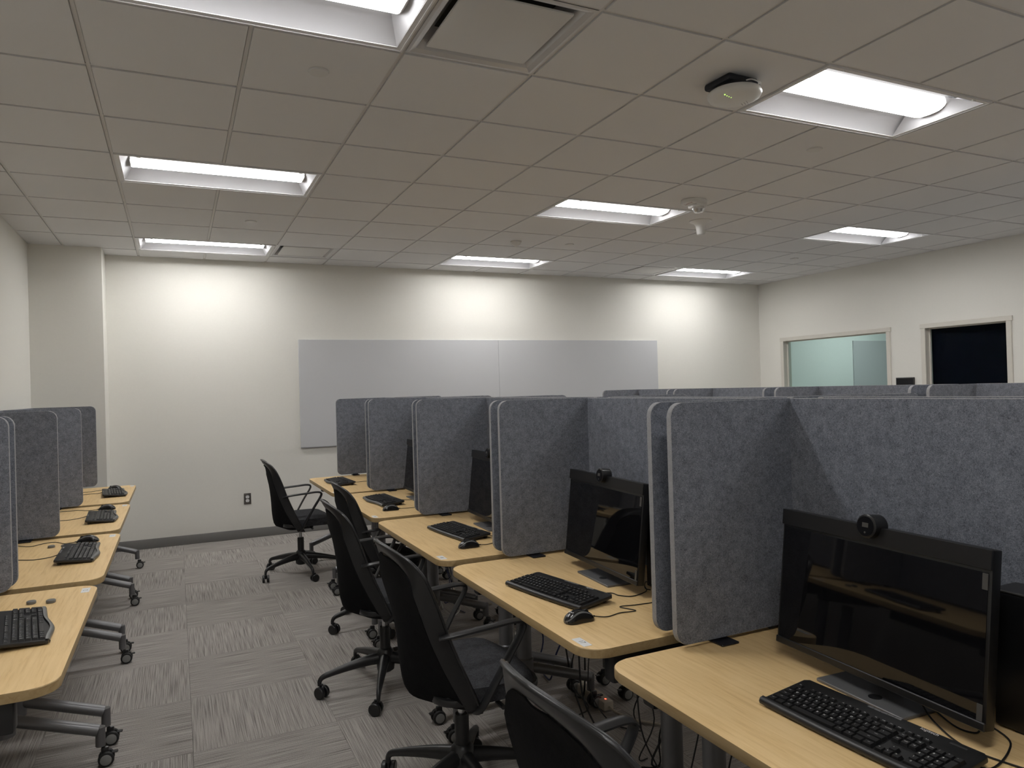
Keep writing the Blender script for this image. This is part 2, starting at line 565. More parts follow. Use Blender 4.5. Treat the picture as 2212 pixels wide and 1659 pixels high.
# tees
FIXMID = {(c + 1, r) for c, r in LIGHTS}
for k in range(15):
    x = k * GT
    # split the tee where a fixture spans it
    cutr = sorted(r for (c, r) in FIXMID if c == k)
    y = YB
    for r in cutr + [None]:
        y1 = r * GT if r is not None else YF
        obj('grid_bar', box(BM(), (x, (y + y1) / 2, FLANGE + .003), (.015, y1 - y, .006)), 'grid_white', ceil, ang=0)
        if r is not None: y = (r + 1) * GT
for k in range(-6, 10):
    obj('grid_bar', box(BM(), ((XL + XR) / 2, k * GT, FLANGE + .0032), (XR - XL, .0148, .006)), 'grid_white', ceil, ang=0)
obj('wall_angle', box(BM(), ((XL + XR) / 2, YF - .010, FLANGE - .001), (XR - XL, .02, .006)), 'grid_white', ceil, ang=0)
obj('wall_angle', box(BM(), (XR - .010, (YB + YF) / 2, FLANGE - .001), (.02, YF - YB, .006)), 'grid_white', ceil, ang=0)
obj('wall_angle', box(BM(), (XL + .010, (YB + YF) / 2, FLANGE - .001), (.02, YF - YB, .006)), 'grid_white', ceil, ang=0)

# ------------------------------------------------------------------ troffer lights
def troffer_meshes():
    L, D = 2 * GT, GT
    # frame: flat rim
    fr = BM()
    ow, od, rim = L - .014, D - .014, .030
    for s in (-1, 1):
        box(fr, (0, s * (od / 2 - rim / 2), .0045), (ow, rim, .009))
        box(fr, (s * (ow / 2 - rim / 2), 0, .0045), (rim, od - 2 * rim, .009))
        # small step and latch clips
        box(fr, (0, s * (od / 2 - .006), -.002), (ow, .008, .004))
        box(fr, (s * (ow / 2 - .006), 0, -.002), (.008, od, .004))
    # housing top
    iw, id_ = ow - 2 * rim, od - 2 * rim
    hs = box(BM(), (0, 0, .135), (ow, od, .01))
    for s in (-1, 1):
        box(hs, (0, s * (od / 2 - .006), .07), (ow, .008, .13))
        box(hs, (s * (ow / 2 - .006), 0, .07), (.008, od, .13))
    # curved reflectors, two sides
    refl = []
    for s in (-1, 1):
        G = []
        for k in range(9):
            a = k / 8
            y = s * (id_ / 2 - (id_ / 2 - .095) * a)
            z = .003 + .085 * math.sin(a * PI / 2) ** .9
            G.append([Vector((-iw / 2, y, z)), Vector((iw / 2, y, z))])
        refl.append(sheet(BM(), G, .002))
    # end plates (sloped)
    ends = []
    for s in (-1, 1):
        b = BM()
        G = []
        for k in range(5):
            a = k / 4
            row = []
            x = s * (iw / 2 - .075 * a)
            z = .003 + .088 * a
            for j in range(3):
                row.append(Vector((x, (j - 1) * (id_ / 2 * (1 - a) + .1 * a), z)))
            G.append(row)
        ends.append(sheet(b, G, .002))
    # lens: bright flat-bottomed band in the middle with dimmer curved skirts
    def lrow(y, z): return [Vector((-iw / 2 + .05, y, z)), Vector((iw / 2 - .05, y, z))]
    G = [lrow(-.078 + .156 * k / 8, .032 + .010 * (2 * k / 8 - 1) ** 4) for k in range(9)]
    lens = sheet(BM(), G, .002)
    skirts = []
    for s in (-1, 1):
        G = [lrow(s * (.078 + .030 * math.sin(PI / 2 * k / 5)), .042 + .050 * (1 - math.cos(PI / 2 * k / 5))) for k in range(6)]
        skirts.append(sheet(BM(), G, .002))
    caps = []
    for s in (-1, 1):
        b = BM()
        pts = [(-.110 * math.cos(PI * k / 12), .094 - .066 * math.sin(PI * k / 12) ** .6) for k in range(13)]
        prism(b, pts, -.004, .004, M=T(s * (iw / 2 - .047), 0, 0) @ Matrix(((0, 0, 1, 0), (1, 0, 0, 0), (0, 1, 0, 0), (0, 0, 0, 1))))
        caps.append(b)
    clip = BM()
    for s in (-1, 1): box(clip, (s * .47, -(od / 2 - .016), -.003), (.022, .01, .006), .001, 1)
    return fr, hs, refl, ends, lens, caps, clip, skirts
fr, hs, refl, ends, lens, caps, clip, skirts = troffer_meshes()
LAB = {(1, 0): 'lit ceiling troffer cut off by the top edge of the photo', (1, 4): 'long lit ceiling troffer above the left aisle, between two others in line',
       (1, 8): 'lit ceiling troffer beside the far wall, leftmost of those along it', (6, 0): 'large lit ceiling troffer at upper right beside the access point',
       (6, 4): 'lit ceiling troffer in the middle of the room next to the fire strobe', (6, 8): 'lit ceiling troffer near the far wall above the right half of the tackboard',
       (11, 0): 'lit ceiling troffer only just showing at the right edge of the photo', (11, 4): 'lit ceiling troffer near the right wall above the two windows',
       (11, 8): 'lit ceiling troffer in the far right corner beside an air diffuser',
       (1, -4): 'ceiling troffer nearer than the photo shows, above the left aisle', (6, -4): 'ceiling troffer nearer than the photo shows, above the middle desks', (11, -4): 'ceiling troffer nearer than the photo shows, along the right wall'}
tro = thing('ceiling_light', 'x', 'light', group='recessed troffer lights')
obj('frame', fr, 'fixture_white', tro, ang=30)
obj('housing', hs, 'fixture_white', tro, ang=0)
for b in refl: obj('reflector', b, 'reflector_grey', tro, ang=60)
for b in ends: obj('end_plate', b, 'reflector_grey', tro, ang=60)
obj('lens', lens, 'lamp_lens', tro, ang=60)
for b in skirts: obj('lens_skirt', b, 'lamp_skirt', tro, ang=60)
for b in caps: obj('lens_cap', b, 'fixture_white', tro, ang=30)
obj('latch', clip, 'device_white', tro)
for k, (c, r) in enumerate(LIGHTS):
    loc = ((c + 1) * GT, (r + .5) * GT, H)
    if k == 0: tro.location = loc; tro['label'] = LAB[(c, r)]
    else: dup(tro, loc, 0, LAB[(c, r)])
# the lamp of the room behind the glass
dup(tro, (10.5, 4.75, 2.755), 0, 'ceiling troffer of the small room behind the wide window')

# ------------------------------------------------------------------ air diffusers
dif = thing('air_diffuser', 'square plaque air diffuser beside the troffer at the top of the photo', 'diffuser', group='ceiling air diffusers')
b = BM()
G = []
prof = [(.298, .004), (.285, .002), (.262, .010), (.235, .045), (.20, .085)]
for r_, z_ in prof:
    ring = []
    for q in range(5):
        cxs = [(-1, -1), (1, -1), (1, 1), (-1, 1), (-1, -1)][q]
        ring.append(Vector((cxs[0] * r_, cxs[1] * r_, z_)))
    G.append(ring)
obj('cone', sheet(b, G, .001), 'steel_duct', dif, ang=20)
obj('back_pan', box(BM(), (0, 0, .12), (.44, .44, .06)), 'plenum', dif, ang=0)
obj('plaque', box(BM(), (0, 0, .010), (.455, .455, .010), .003, 2), 'sensor_grey', dif)
DL = ['square plaque air diffuser beside the troffer at the top of the photo', 'square air diffuser by the far wall right of the leftmost far troffer',
      'square air diffuser by the far wall left of the corner troffer']
for k, (c, r) in enumerate(DIFF):
    loc = ((c + .5) * GT, (r + .5) * GT, H)
    if k == 0: dif.location = loc
    else: dup(dif, loc, 0, DL[k])

# ------------------------------------------------------------------ ceiling devices
cap_m = mesh_of(lathe(BM(), [(.046, .0), (.046, -.004), (.043, -.008), (.0, -.0085)], 28, caps=False), 'sprinkler_cover', 'sensor_grey', 40)
CAPS = [((1.531, .919), 'flat round sprinkler cover nearest the camera, under the top troffer'), ((1.515, 3.948), 'flat round sprinkler cover between the two left far troffers'),
        ((4.576, .91), 'flat round sprinkler cover below the upper right troffer'), ((4.576, 4.006), 'flat round sprinkler cover right of the small white detector'),
        ((7.596, 3.937), 'flat round sprinkler cover far right between two troffers')]
for (x, y), l in CAPS:
    o = obj('sprinkler_cover', cap_m, None, None, (x, y, H)); tag(o, l, 'sprinkler', 'concealed sprinkler covers')
# motion detector
t = thing('smoke_detector', 'small white domed detector on the far ceiling', 'detector', (3.984, 4.03, H))
obj('base_ring', lathe(BM(), [(.055, 0), (.055, -.012), (.05, -.016)], 24), 'sensor_grey', t)
obj('dome', lathe(BM(), [(.05, -.014), (.045, -.028), (.025, -.045), (.02, -.048)], 24), 'sensor_grey', t)
# fire strobe
t = thing('fire_strobe', 'white ceiling fire alarm strobe with clear lens and red lettering', 'strobe', (4.66, 2.17, H))
obj('housing', prism(BM(), rrect(.21, .15, .07, 8), -.035, 0, .008, 3), 'device_white', t)
obj('lamp_block', box(BM(), (.035, 0, -.045), (.11, .11, .03), .01, 2), 'device_white', t)
obj('lens', lathe(BM(), [(.05, -.055), (.05, -.075), (.035, -.095), (.01, -.10)], 16, T(.035, -.01, 0)), 'clear_plastic', t, ang=10)
obj('lettering', text_bm(BM(), 'ALERT', .035, T(-.066, -.01, -.0356) @ RZ(PI / 2) @ RX(PI)), 'legend_red', t, ang=0)
# horn-shaped sensor
t = thing('horn_sensor', 'white trumpet-shaped device hanging from the ceiling below the strobe', 'sensor', (5.19, 2.73, H))
obj('flange', lathe(BM(), [(.098, 0), (.098, -.008), (.09, -.012)], 32), 'device_white', t)
obj('horn', lathe(BM(), [(.09, -.011), (.062, -.022), (.045, -.045), (.039, -.08), (.036, -.118), (.03, -.125), (.0, -.126)], 32, caps=False), 'device_white', t, ang=60)
# access point
t = thing('access_point', 'white disc wireless access point with green lights on black ceiling bracket', 'access point', (3.37, .30, H), .05)
obj('bracket', box(BM(), (0, .02, -.018), (.19, .17, .034), .012, 2), 'bracket_navy', t)
obj('neck', lathe(BM(), [(.085, -.03), (.095, -.05), (.10, -.062)], 28), 'bracket_navy', t)
obj('shell', lathe(BM(), [(.095, -.055), (.122, -.060), (.127, -.072), (.118, -.088), (.09, -.098), (.04, -.102), (0, -.103)], 40, caps=False), 'device_white', t, ang=60)
for k in range(4):
    obj('status_light', lathe(BM(), [(.0024, -.0), (.0024, -.003), (0, -.0035)], 8, T(-.092 + k * .015, -.030 + .002 * k, -.0960 - .0008 * k), caps=False), 'led_green', t)
b = BM()
for k in range(3): box(b, (.055, -.045 + k * .014, -.1005), (.045, .003, .001), M=RZ(.5))
obj('print', b, 'device_grey', t, ang=0)
obj('cable', tube(BM(), spline([(-.02, -.06, -.04), (.0, -.10, -.035), (.05, -.10, -.036), (.10, -.07, -.030), (.115, -.01, -.035), (.10, .05, -.045), (.05, .07, -.05)]), .0035, 6), 'device_white', t)

# ------------------------------------------------------------------ wall boards, outlet, wall panel
for k, l in ((0, 'left grey tackboard panel on the far wall'), (1, 'right grey tackboard panel on the far wall')):
    x0 = 2.155 + k * 2.415
    t = thing('tackboard', l, 'board', (x0 + 1.207, YF, 1.527), group='grey tackboards')
    obj('panel', box(BM(), (0, -.012, 0), (2.413, .022, 1.20), .002, 1), 'tackboard', t)
    obj('bottom_trim', box(BM(), (0, -.0145, -.596), (2.413, .020, .008)), 'tackboard_edge', t, ang=0)
t = thing('wall_outlet', 'dark metal wall outlet with two white sockets', 'outlet', (1.587, YF, .42))
obj('plate', box(BM(), (0, -.004, 0), (.072, .008, .118), .003, 2), 'outlet_steel', t)
obj('screw', lathe(BM(), [(.003, 0), (.003, .002)], 10, T(0, -.008, 0) @ RX(PI / 2)), 'chrome', t)
for s in (-1, 1):
    so = obj('socket', prism(BM(), rrect(.036, .031, .013, 6), 0, .003, M=T(0, -.008, s * .0195) @ RX(PI / 2)), 'outlet_white', t)
    b = BM()
    box(b, (-.007, -.0112, s * .0195 + .004), (.0025, .001, .008)); box(b, (.007, -.0112, s * .0195 + .004), (.0025, .001, .008))
    box(b, (0, -.0112, s * .0195 - .008), (.005, .001, .005))
    obj('slots', b, 'ink', so, ang=0)
t = thing('wall_panel', 'small black panel on the right wall between the two windows', 'panel', (XR, 3.488, 1.44))
obj('bezel', box(BM(), (-.012, 0, 0), (.022, .235, .155), .004, 2), 'bezel', t)
obj('screen', box(BM(), (-.024, 0, 0), (.002, .21, .13)), 'screen', t, ang=0)
# board in the small room
t = thing('room_board', 'grey board on the wall of the small room behind the wide window', 'board', (11.372, 5.83, 1.521))
obj('panel', box(BM(), (0, -.012, 0), (1.10, .022, 1.22), .002, 1), 'tackboard', t)

# ================================================================== DESKS
DZ, DW, DD, TH = .745, 1.185, .75, .028
def desk_build():
    t = thing('desk', 'x', 'desk')
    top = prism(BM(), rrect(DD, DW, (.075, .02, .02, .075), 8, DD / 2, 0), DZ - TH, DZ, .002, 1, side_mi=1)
    obj('tabletop', top, ['maple', 'maple_side_shaded'], t, ang=40)
    obj('front_rail', box(BM(), (.06, 0, DZ - TH - .008), (.03, DW - .13, .016), .003, 1), 'black_plastic', t)
    obj('rear_rail', box(BM(), (.55, 0, DZ - TH - .02), (.05, DW - .16, .04), .004, 1), 'black_plastic', t)
    obj('cable_tray', box(BM(), (.62, 0, DZ - TH - .10), (.10, DW - .3, .08), .006, 1), 'black_plastic', t)
    for s in (-1, 1):
        y = s * (DW / 2 - .055)
        leg = obj('leg', lathe(lathe(BM(), [(.034, .215), (.034, .60)], 20, T(.335, y, 0)), [(.040, .20), (.040, .30), (.034, .305)], 20, T(.335, y, 0)), 'leg_metal', t)
        obj('top_bracket', box(BM(), (.335, y, .665), (.46, .055, .09), .01, 2), 'black_plastic', leg)
        for e, x1 in ((-1, -.008), (1, .69)):
            ft = tube(BM(), [(.335, y, .255), (.335 + e * .04, y, .25), (x1 - e * .02, y, .150)], .027, 14, flat=(1, .86))
            tube(ft, [(x1 - e * .012, y, .163), (x1 - e * .012, y, .085)], .019, 12)
            obj('foot', ft, 'leg_metal', t, ang=45)
            # twin-wheel caster
            cx_ = x1 + e * .008
            cs = obj('caster', box(BM(), (cx_ - e * .004, y, .058), (.03, .018, .04), .006, 2), 'caster_black', t)
            for w in (-1, 1):
                wh = obj('wheel', lathe(BM(), [(.022, -.010), (.029, -.008), (.031, 0), (.029, .008), (.022, .010)], 20, T(cx_, y + w * .0165, .031) @ RX(PI / 2)), 'rubber', cs)
                obj('hub', lathe(BM(), [(.0215, 0), (.0215, .0015), (.018, .003)], 18, T(cx_, y + w * .0265, .031) @ RX(-w * PI / 2)), 'hub_grey', cs)
            obj('brake_lever', box(BM(), (cx_ + e * .032, y, .050), (.024, .020, .007), .003, 1), 'caster_black', cs)
    return t
desk0 = desk_build()
DESKS = {}
def place_desk(key, x, yn, rz, label, group, first=[True]):
    yc = yn + DW / 2
    if first[0]:
        d = desk0; first[0] = False
        d.location = (x, yc, 0); d.rotation_euler = (0, 0, rz); d['label'] = label; d['group'] = group
    else:
        d = dup(desk0, (x, yc, 0), rz, label, group)
    DESKS[key] = (x, yc, rz)
    return d
place_desk('A', 1.99, -1.79, 0, 'maple desk at lower right nearest the camera, bearing the largest monitor', 'maple desks of the middle row')
place_desk('17', 1.99, -.515, 0, 'maple desk of the middle row with the number 17 sticker', 'maple desks of the middle row')
place_desk('18', 1.99, .76, 0, 'maple desk of the middle row just beyond the one numbered 17', 'maple desks of the middle row')
place_desk('19', 2.0, 2.035, 0, 'maple desk of the middle row, second from the far end', 'maple desks of the middle row')
place_desk('20', 2.005, 3.29, 0, 'maple desk at the far end of the middle row', 'maple desks of the middle row')
place_desk('L0', .605, -.005, PI, 'maple desk at lower left, nearest of the left row', 'maple desks of the left row')
place_desk('L1', .61, 1.27, PI, 'maple desk of the left row, second from the camera', 'maple desks of the left row')
place_desk('L2', .595, 2.545, PI, 'maple desk of the left row, third from the camera', 'maple desks of the left row')
place_desk('L3', .575, 3.835, PI, 'maple desk of the left row, farthest by the pillar', 'maple desks of the left row')
ordn = ['nearest the camera', 'second from the camera', 'third from the camera', 'fourth from the camera', 'farthest from the camera']
for k, yn in enumerate((-1.79, -.515, .76, 2.035, 3.29)):
    place_desk('B%d' % k, 3.56, yn, PI, 'desk hidden on the far side of the middle row, ' + ordn[k], 'desks behind the middle row')
for k, yn in enumerate((-.515, .76, 2.035, 3.29)):
    place_desk('C%d' % k, 4.97, yn, 0, 'desk under the screens of the right row, ' + ordn[k], 'desks of the right row')

# ------------------------------------------------------------------ privacy screens
PB, PT_, PTH = .758, 1.468, .021
SX0, SX1 = .235, .70
def screen_build():
    t = thing('privacy_screen', 'x', 'screen')
    h = PT_ - PB
    zc = (PT_ + PB) / 2
    # side panels: outline in local (x, z), extruded along y
    for s in (-1, 1):
        y = s * (DW / 2 - .018)
        L = SX1 + PTH - SX0
        out = rrect(L, h, (.04, .006, .006, .04), 7, SX0 + L / 2, zc)
        b = prism(BM(), out, -PTH / 2, PTH / 2, .0015, 1, M=T(0, y, 0) @ RX(PI / 2), mi=0, side_mi=1)
        obj('side_panel', b, ['felt', 'felt_edge'], t, ang=30)
        # desk clamp tongues
        for x in (.40, .62):
            if x < .5: obj('clamp', box(BM(), (x, y - s * .012, DZ + .004), (.065, .075, .006), .002, 1), 'clamp', t)
            obj('clamp_jaw', box(BM(), (x, y, PB - .003), (.05, .012, .012), .002, 1), 'clamp', t)
    wd = DW - .036 - PTH
    b = prism(BM(), rrect(wd, h, .006, 3, 0, zc), -PTH / 2, PTH / 2, .0015, 1, M=T(SX1 + PTH / 2, 0, 0) @ RZ(PI / 2) @ RX(PI / 2), mi=0, side_mi=1)
    obj('back_panel', b, ['felt', 'felt_edge'], t, ang=30)
    return t
scr0 = screen_build()
SLAB = {'A': 'grey felt privacy screen around the nearest monitor at right', '17': 'grey felt privacy screen on the desk numbered 17', '18': 'grey felt privacy screen on the desk beyond number 17',
        '19': 'grey felt privacy screen second from the far end of the middle row', '20': 'grey felt privacy screen at the far end of the middle row',
        'L0': 'dark felt privacy screen on the nearest left desk, at the photo edge', 'L1': 'dark felt privacy screen on the second left desk', 'L2': 'dark felt privacy screen on the third left desk',
        'L3': 'dark felt privacy screen on the farthest left desk before the pillar'}
for k in range(5): SLAB['B%d' % k] = 'felt screen behind the middle row, only its top showing, ' + ordn[k]
for k in range(4): SLAB['C%d' % k] = 'felt screen of the right row showing above the middle row, ' + ordn[k]
for k, (key, (x, y, rz)) in enumerate(DESKS.items()):
    g = {'L': 'privacy screens of the left row', 'B': 'privacy screens behind the middle row', 'C': 'privacy screens of the right row'}.get(key[0], 'privacy screens of the middle row')
    if key[0] == 'A': g = 'privacy screens of the middle row'
    sh = {'17': .020, '18': .032, '19': .036, '20': .032}.get(key, 0)
    if key[0] == 'L': sh = -.070
    x += sh
    if k == 0:
        scr0.location = (x, y, 0); scr0.rotation_euler = (0, 0, rz); scr0['label'] = SLAB[key]; scr0['group'] = g
    else:
        sc_ = dup(scr0, (x, y, 0), rz, SLAB[key], g)
        if key[0] == 'L': sc_.scale = (1, 1.035, 1)

# ------------------------------------------------------------------ desk number stickers
def sticker(num, x, y, rz, label):
    t = thing('number_sticker', label, 'sticker', (x, y, DZ), rz, 'desk number stickers')
    obj('paper', box(BM(), (0, 0, .0004), (.075, .030, .0006)), 'paper', t, ang=0)
    obj('digits', text_bm(BM(), num, .024, T(0, 0, .0009)), 'ink', t, ang=0)
sticker('17', 2.022, -.43, -PI / 2, 'white paper sticker numbered 17')
sticker('18', 2.022, .845, -PI / 2, 'white number sticker on the desk beyond number 17')
sticker('19', 2.027, 2.11, -PI / 2, 'white number sticker on the second desk from the far end')
sticker('20', 2.03, 3.365, -PI / 2, 'white number sticker on the farthest middle desk')
sticker('2', .565, 1.09, PI / 2, 'white number sticker on the nearest left desk')
sticker('3', .572, 2.37, PI / 2, 'white number sticker on the second left desk')
sticker('4', .56, 3.65, PI / 2, 'white number sticker on the third left desk')
sticker('5', .545, 4.94, PI / 2, 'white number sticker on the farthest left desk')

# ------------------------------------------------------------------ keyboards
U = .0185
ROWS = [
    # (y in rows from bottom, [(x, w, legend)...])
    (0, [(0, 1.25, 'ctrl'), (1.25, 1.25, ''), (2.5, 1.25, 'alt'), (3.75, 6.25, ''), (10, 1.25, 'alt'), (11.25, 1.25, 'fn'), (12.5, 1.25, ''), (13.75, 1.25, 'ctrl'),
         (15.3, 1, '<'), (16.3, 1, 'v'), (17.3, 1, '>'), (18.6, 2, '0'), (20.6, 1, '.')]),
    (1, [(0, 2.25, 'shift')] + [(2.25 + i, 1, c) for i, c in enumerate('ZXCVBNM,./')] + [(12.25, 2.75, 'shift'), (16.3, 1, '^'), (18.6, 1, '1'), (19.6, 1, '2'), (20.6, 1, '3')]),
    (2, [(0, 1.75, 'caps')] + [(1.75 + i, 1, c) for i, c in enumerate("ASDFGHJKL;'")] + [(12.75, 2.25, 'enter'), (18.6, 1, '4'), (19.6, 1, '5'), (20.6, 1, '6')]),
    (3, [(0, 1.5, 'tab')] + [(1.5 + i, 1, c) for i, c in enumerate('QWERTYUIOP[]')] + [(13.5, 1.5, '\\'), (15.3, 1, 'del'), (16.3, 1, 'end'), (17.3, 1, 'pg'), (18.6, 1, '7'), (19.6, 1, '8'), (20.6, 1, '9')]),
    (4, [(i, 1, c) for i, c in enumerate('`1234567890-=')] + [(13, 2, 'backspace'), (15.3, 1, 'ins'), (16.3, 1, 'home'), (17.3, 1, 'pg'), (18.6, 1, 'num'), (19.6, 1, '/'), (20.6, 1, '*'), (21.6, 1, '-')]),
    (5.25, [(0, 1, 'esc')] + [(2 + i + (.5 * (i // 4)), 1, 'F%d' % (i + 1)) for i in range(12)] + [(15.3, 1, 'prt'), (16.3, 1, 'scr'), (17.3, 1, 'brk')]),
]
KW, KD = .440, .156
def key_mesh(w, d, h):
    t = BM()
    v = []
    tx, ty = .0028, .0022
    for z, ix, iy0, iy1 in ((0, .0005, .0005, .0005), (h, tx, ty, .0035)):
        v.append([t.verts.new(p) for p in ((-w / 2 + ix, -d / 2 + iy0, z), (w / 2 - ix, -d / 2 + iy0, z), (w / 2 - ix, d / 2 - iy1, z), (-w / 2 + ix, d / 2 - iy1, z))])
    t.faces.new(v[1])
    for k in range(4): t.faces.new((v[0][k], v[0][(k + 1) % 4], v[1][(k + 1) % 4], v[1][k]))
    return t
KEYS = {}
TILT = math.radians(5.5)
def keyboard(label, x, y, rz, wave, detail, brand=False, cable=None, group='desk keyboards'):
    t = thing('keyboard', label, 'keyboard', (x, y, DZ), rz, group)
    base_h = .0125
    MT = T(0, -KD / 2, .003) @ RX(TILT) @ T(0, KD / 2, 0)
    # body outline
    if wave:
        fr_ = [(-KW / 2 + KW * k / 24, -KD / 2 - .004 - .016 * math.sin(PI * min(1, max(0, (k / 24) / .72))) ** 2) for k in range(25)]
    else:
        fr_ = [(-KW / 2 + KW * k / 24, -KD / 2 - .004 - .005 * math.sin(PI * k / 24)) for k in range(25)]
    out = fr_ + [(KW / 2, KD / 2 - .01), (KW / 2 - .01, KD / 2), (-KW / 2 + .01, KD / 2), (-KW / 2, KD / 2 - .01)]
    obj('body', prism(BM(), out, 0, base_h, .003, 2, M=MT), 'kb_body', t)
    # front lip
    b = BM()
    G = []
    for (px, py) in fr_:
        y1_ = py + .013 + ((-KD / 2 - .004) - py) * .0
        G.append([Vector((px, py - .003, .0035)), Vector((px, py - .0045, .009)), Vector((px, py - .001, .0145)), Vector((px, py + .008, .0158))])
    sheet(b, G, .002)
    bmesh.ops.transform(b, matrix=MT, verts=b.verts)
    obj('front_lip', b, 'kb_lip' if wave else 'kb_body', t, ang=60)
    lg = BM(); blk = BM()
    x_off = -KW / 2 + .011
    y_off = -KD / 2 + .004 + U / 2
    for row, ks in ROWS:
        for (kx, kw, s) in ks:
            w, d = kw * U, U
            h = .0075 if row < 5 else .005
            if row > 5: d = U * .72
            cx_ = x_off + (kx + kw / 2) * U
            cy_ = y_off + row * U
            ztop = base_h + h
            if detail:
                kk = (round(kw, 2), row > 5)
                if kk not in KEYS: KEYS[kk] = mesh_of(key_mesh(w, d, h), 'key', 'key_plastic', 0)
                obj('key', KEYS[kk], None, t, M=MT @ T(cx_, cy_, base_h))
            else:
                merge(blk, key_mesh(w, d, h), MT @ T(cx_, cy_, base_h))
            if s and detail:
                big = len(s) == 1
                sz = .0070 if big else (.0046 if len(s) < 4 else .0038)
                text_bm(lg, s, sz, MT @ T(cx_ - (w * .16 if big else 0), cy_ + (.002 if big else .001), ztop + .0002))
    # plus / enter keys of the number pad
    for cy_, lab in ((y_off + .5 * U, ''), (y_off + 2.5 * U, '+')):
        if detail:
            if 'tall' not in KEYS: KEYS['tall'] = mesh_of(key_mesh(U, 2 * U, .0075), 'key', 'key_plastic', 0)
            obj('key', KEYS['tall'], None, t, M=MT @ T(x_off + 22.1 * U, cy_, base_h))
        else:
            merge(blk, key_mesh(U, 2 * U, .0075), MT @ T(x_off + 22.1 * U, cy_, base_h))
    if detail:
        if brand: text_bm(lg, 'logitech', .0125, MT @ T(x_off + 16.8 * U, KD / 2 - .0075, base_h + .0004))
        obj('key_legends', lg, 'legend', t, ang=0)['kind'] = 'stuff'
    else:
        lg.free()
        o = obj('keys', blk, 'key_plastic', t, ang=0); o['kind'] = 'stuff'
    # media strip and number-pad light window
    b = BM()
    for k in range(5): box(b, (-.035 + k * .0165, KD / 2 - .0075, base_h), (.0155, .006, .0016), .0005, 1)
    bmesh.ops.transform(b, matrix=MT, verts=b.verts)
    obj('media_keys', b, 'mouse_grey', t, ang=0)
    b = box(BM(), (x_off + 20.3 * U, KD / 2 - .014, base_h), (.036, .006, .001), .0004, 1)
    bmesh.ops.transform(b, matrix=MT, verts=b.verts)
    obj('light_window', b, 'black_plastic', t, ang=0)
    for s in (-1, 1):
        obj('foot', box(BM(), (s * (KW / 2 - .04), KD / 2 - .02, .006), (.03, .012, .012), .002, 1), 'kb_body', t)
    if cable:
        obj('cable', tube(BM(), spline(cable, 8), .0019, 6), 'cable_black', t)
    return t
# local frame of a keyboard: x to the typist's right, y away from the typist
KR = -PI / 2       # right row: typist faces +X
KL = PI / 2        # left row: typist faces -X
keyboard('black keyboard in front of the nearest monitor at lower right', 2.272, -1.225, KR + .04, False, True, True,
         [(.12, .072, .016), (.17, .074, .004), (.21, .035, .0025), (.27, -.01, .0025), (.33, -.02, .0025)])
keyboard('black keyboard on the desk numbered 17', 2.207, .055, KR + .19, False, True, True,
         [(.09, .073, .016), (.10, .10, .004), (.13, .15, .0025), (.17, .15, .0025), (.21, .18, .0025), (.20, .26, .0025), (.16, .30, .0025)])
keyboard('black keyboard on the desk beyond number 17', 2.292, 1.325, KR + .11, False, True, True,
         [(.15, .073, .016), (.19, .10, .004), (.22, .13, .0025), (.20, .20, .0025)])
keyboard('black wave-fronted keyboard on the second middle desk from the far end', 2.235, 2.665, KR + .06, True, False, False,
         [(.0, .073, .014), (.0, .12, .004), (.03, .17, .0025), (.05, .25, .0025)])
keyboard('black wave-fronted keyboard on the farthest middle desk', 2.19, 3.94, KR + .05, True, False, False,
         [(.06, .073, .014), (.06, .12, .004), (.05, .20, .0025), (.07, .28, .0025)])
keyboard('black wave-fronted keyboard on the nearest left desk', .413, .598, KL + .16, True, True, True,
         [(.05, .073, .016), (.05, .11, .004), (.03, .18, .0025), (.0, .26, .0025)])
keyboard('black wave-fronted keyboard on the second left desk', .45, 1.875, KL + .02, True, True, True,
         [(.02, .073, .016), (.02, .11, .004), (.0, .18, .0025), (.05, .27, .0025)])
keyboard('black wave-fronted keyboard on the third left desk', .452, 3.085, KL + .05, True, False, False,
         [(.10, .073, .014), (.10, .11, .004), (.06, .18, .0025), (.08, .27, .0025)])
keyboard('black wave-fronted keyboard on the farthest left desk', .432, 4.41, KL + .09, True, False, False,
         [(.10, .073, .014), (.12, .10, .004), (.14, .16, .0025), (.10, .25, .0025)])

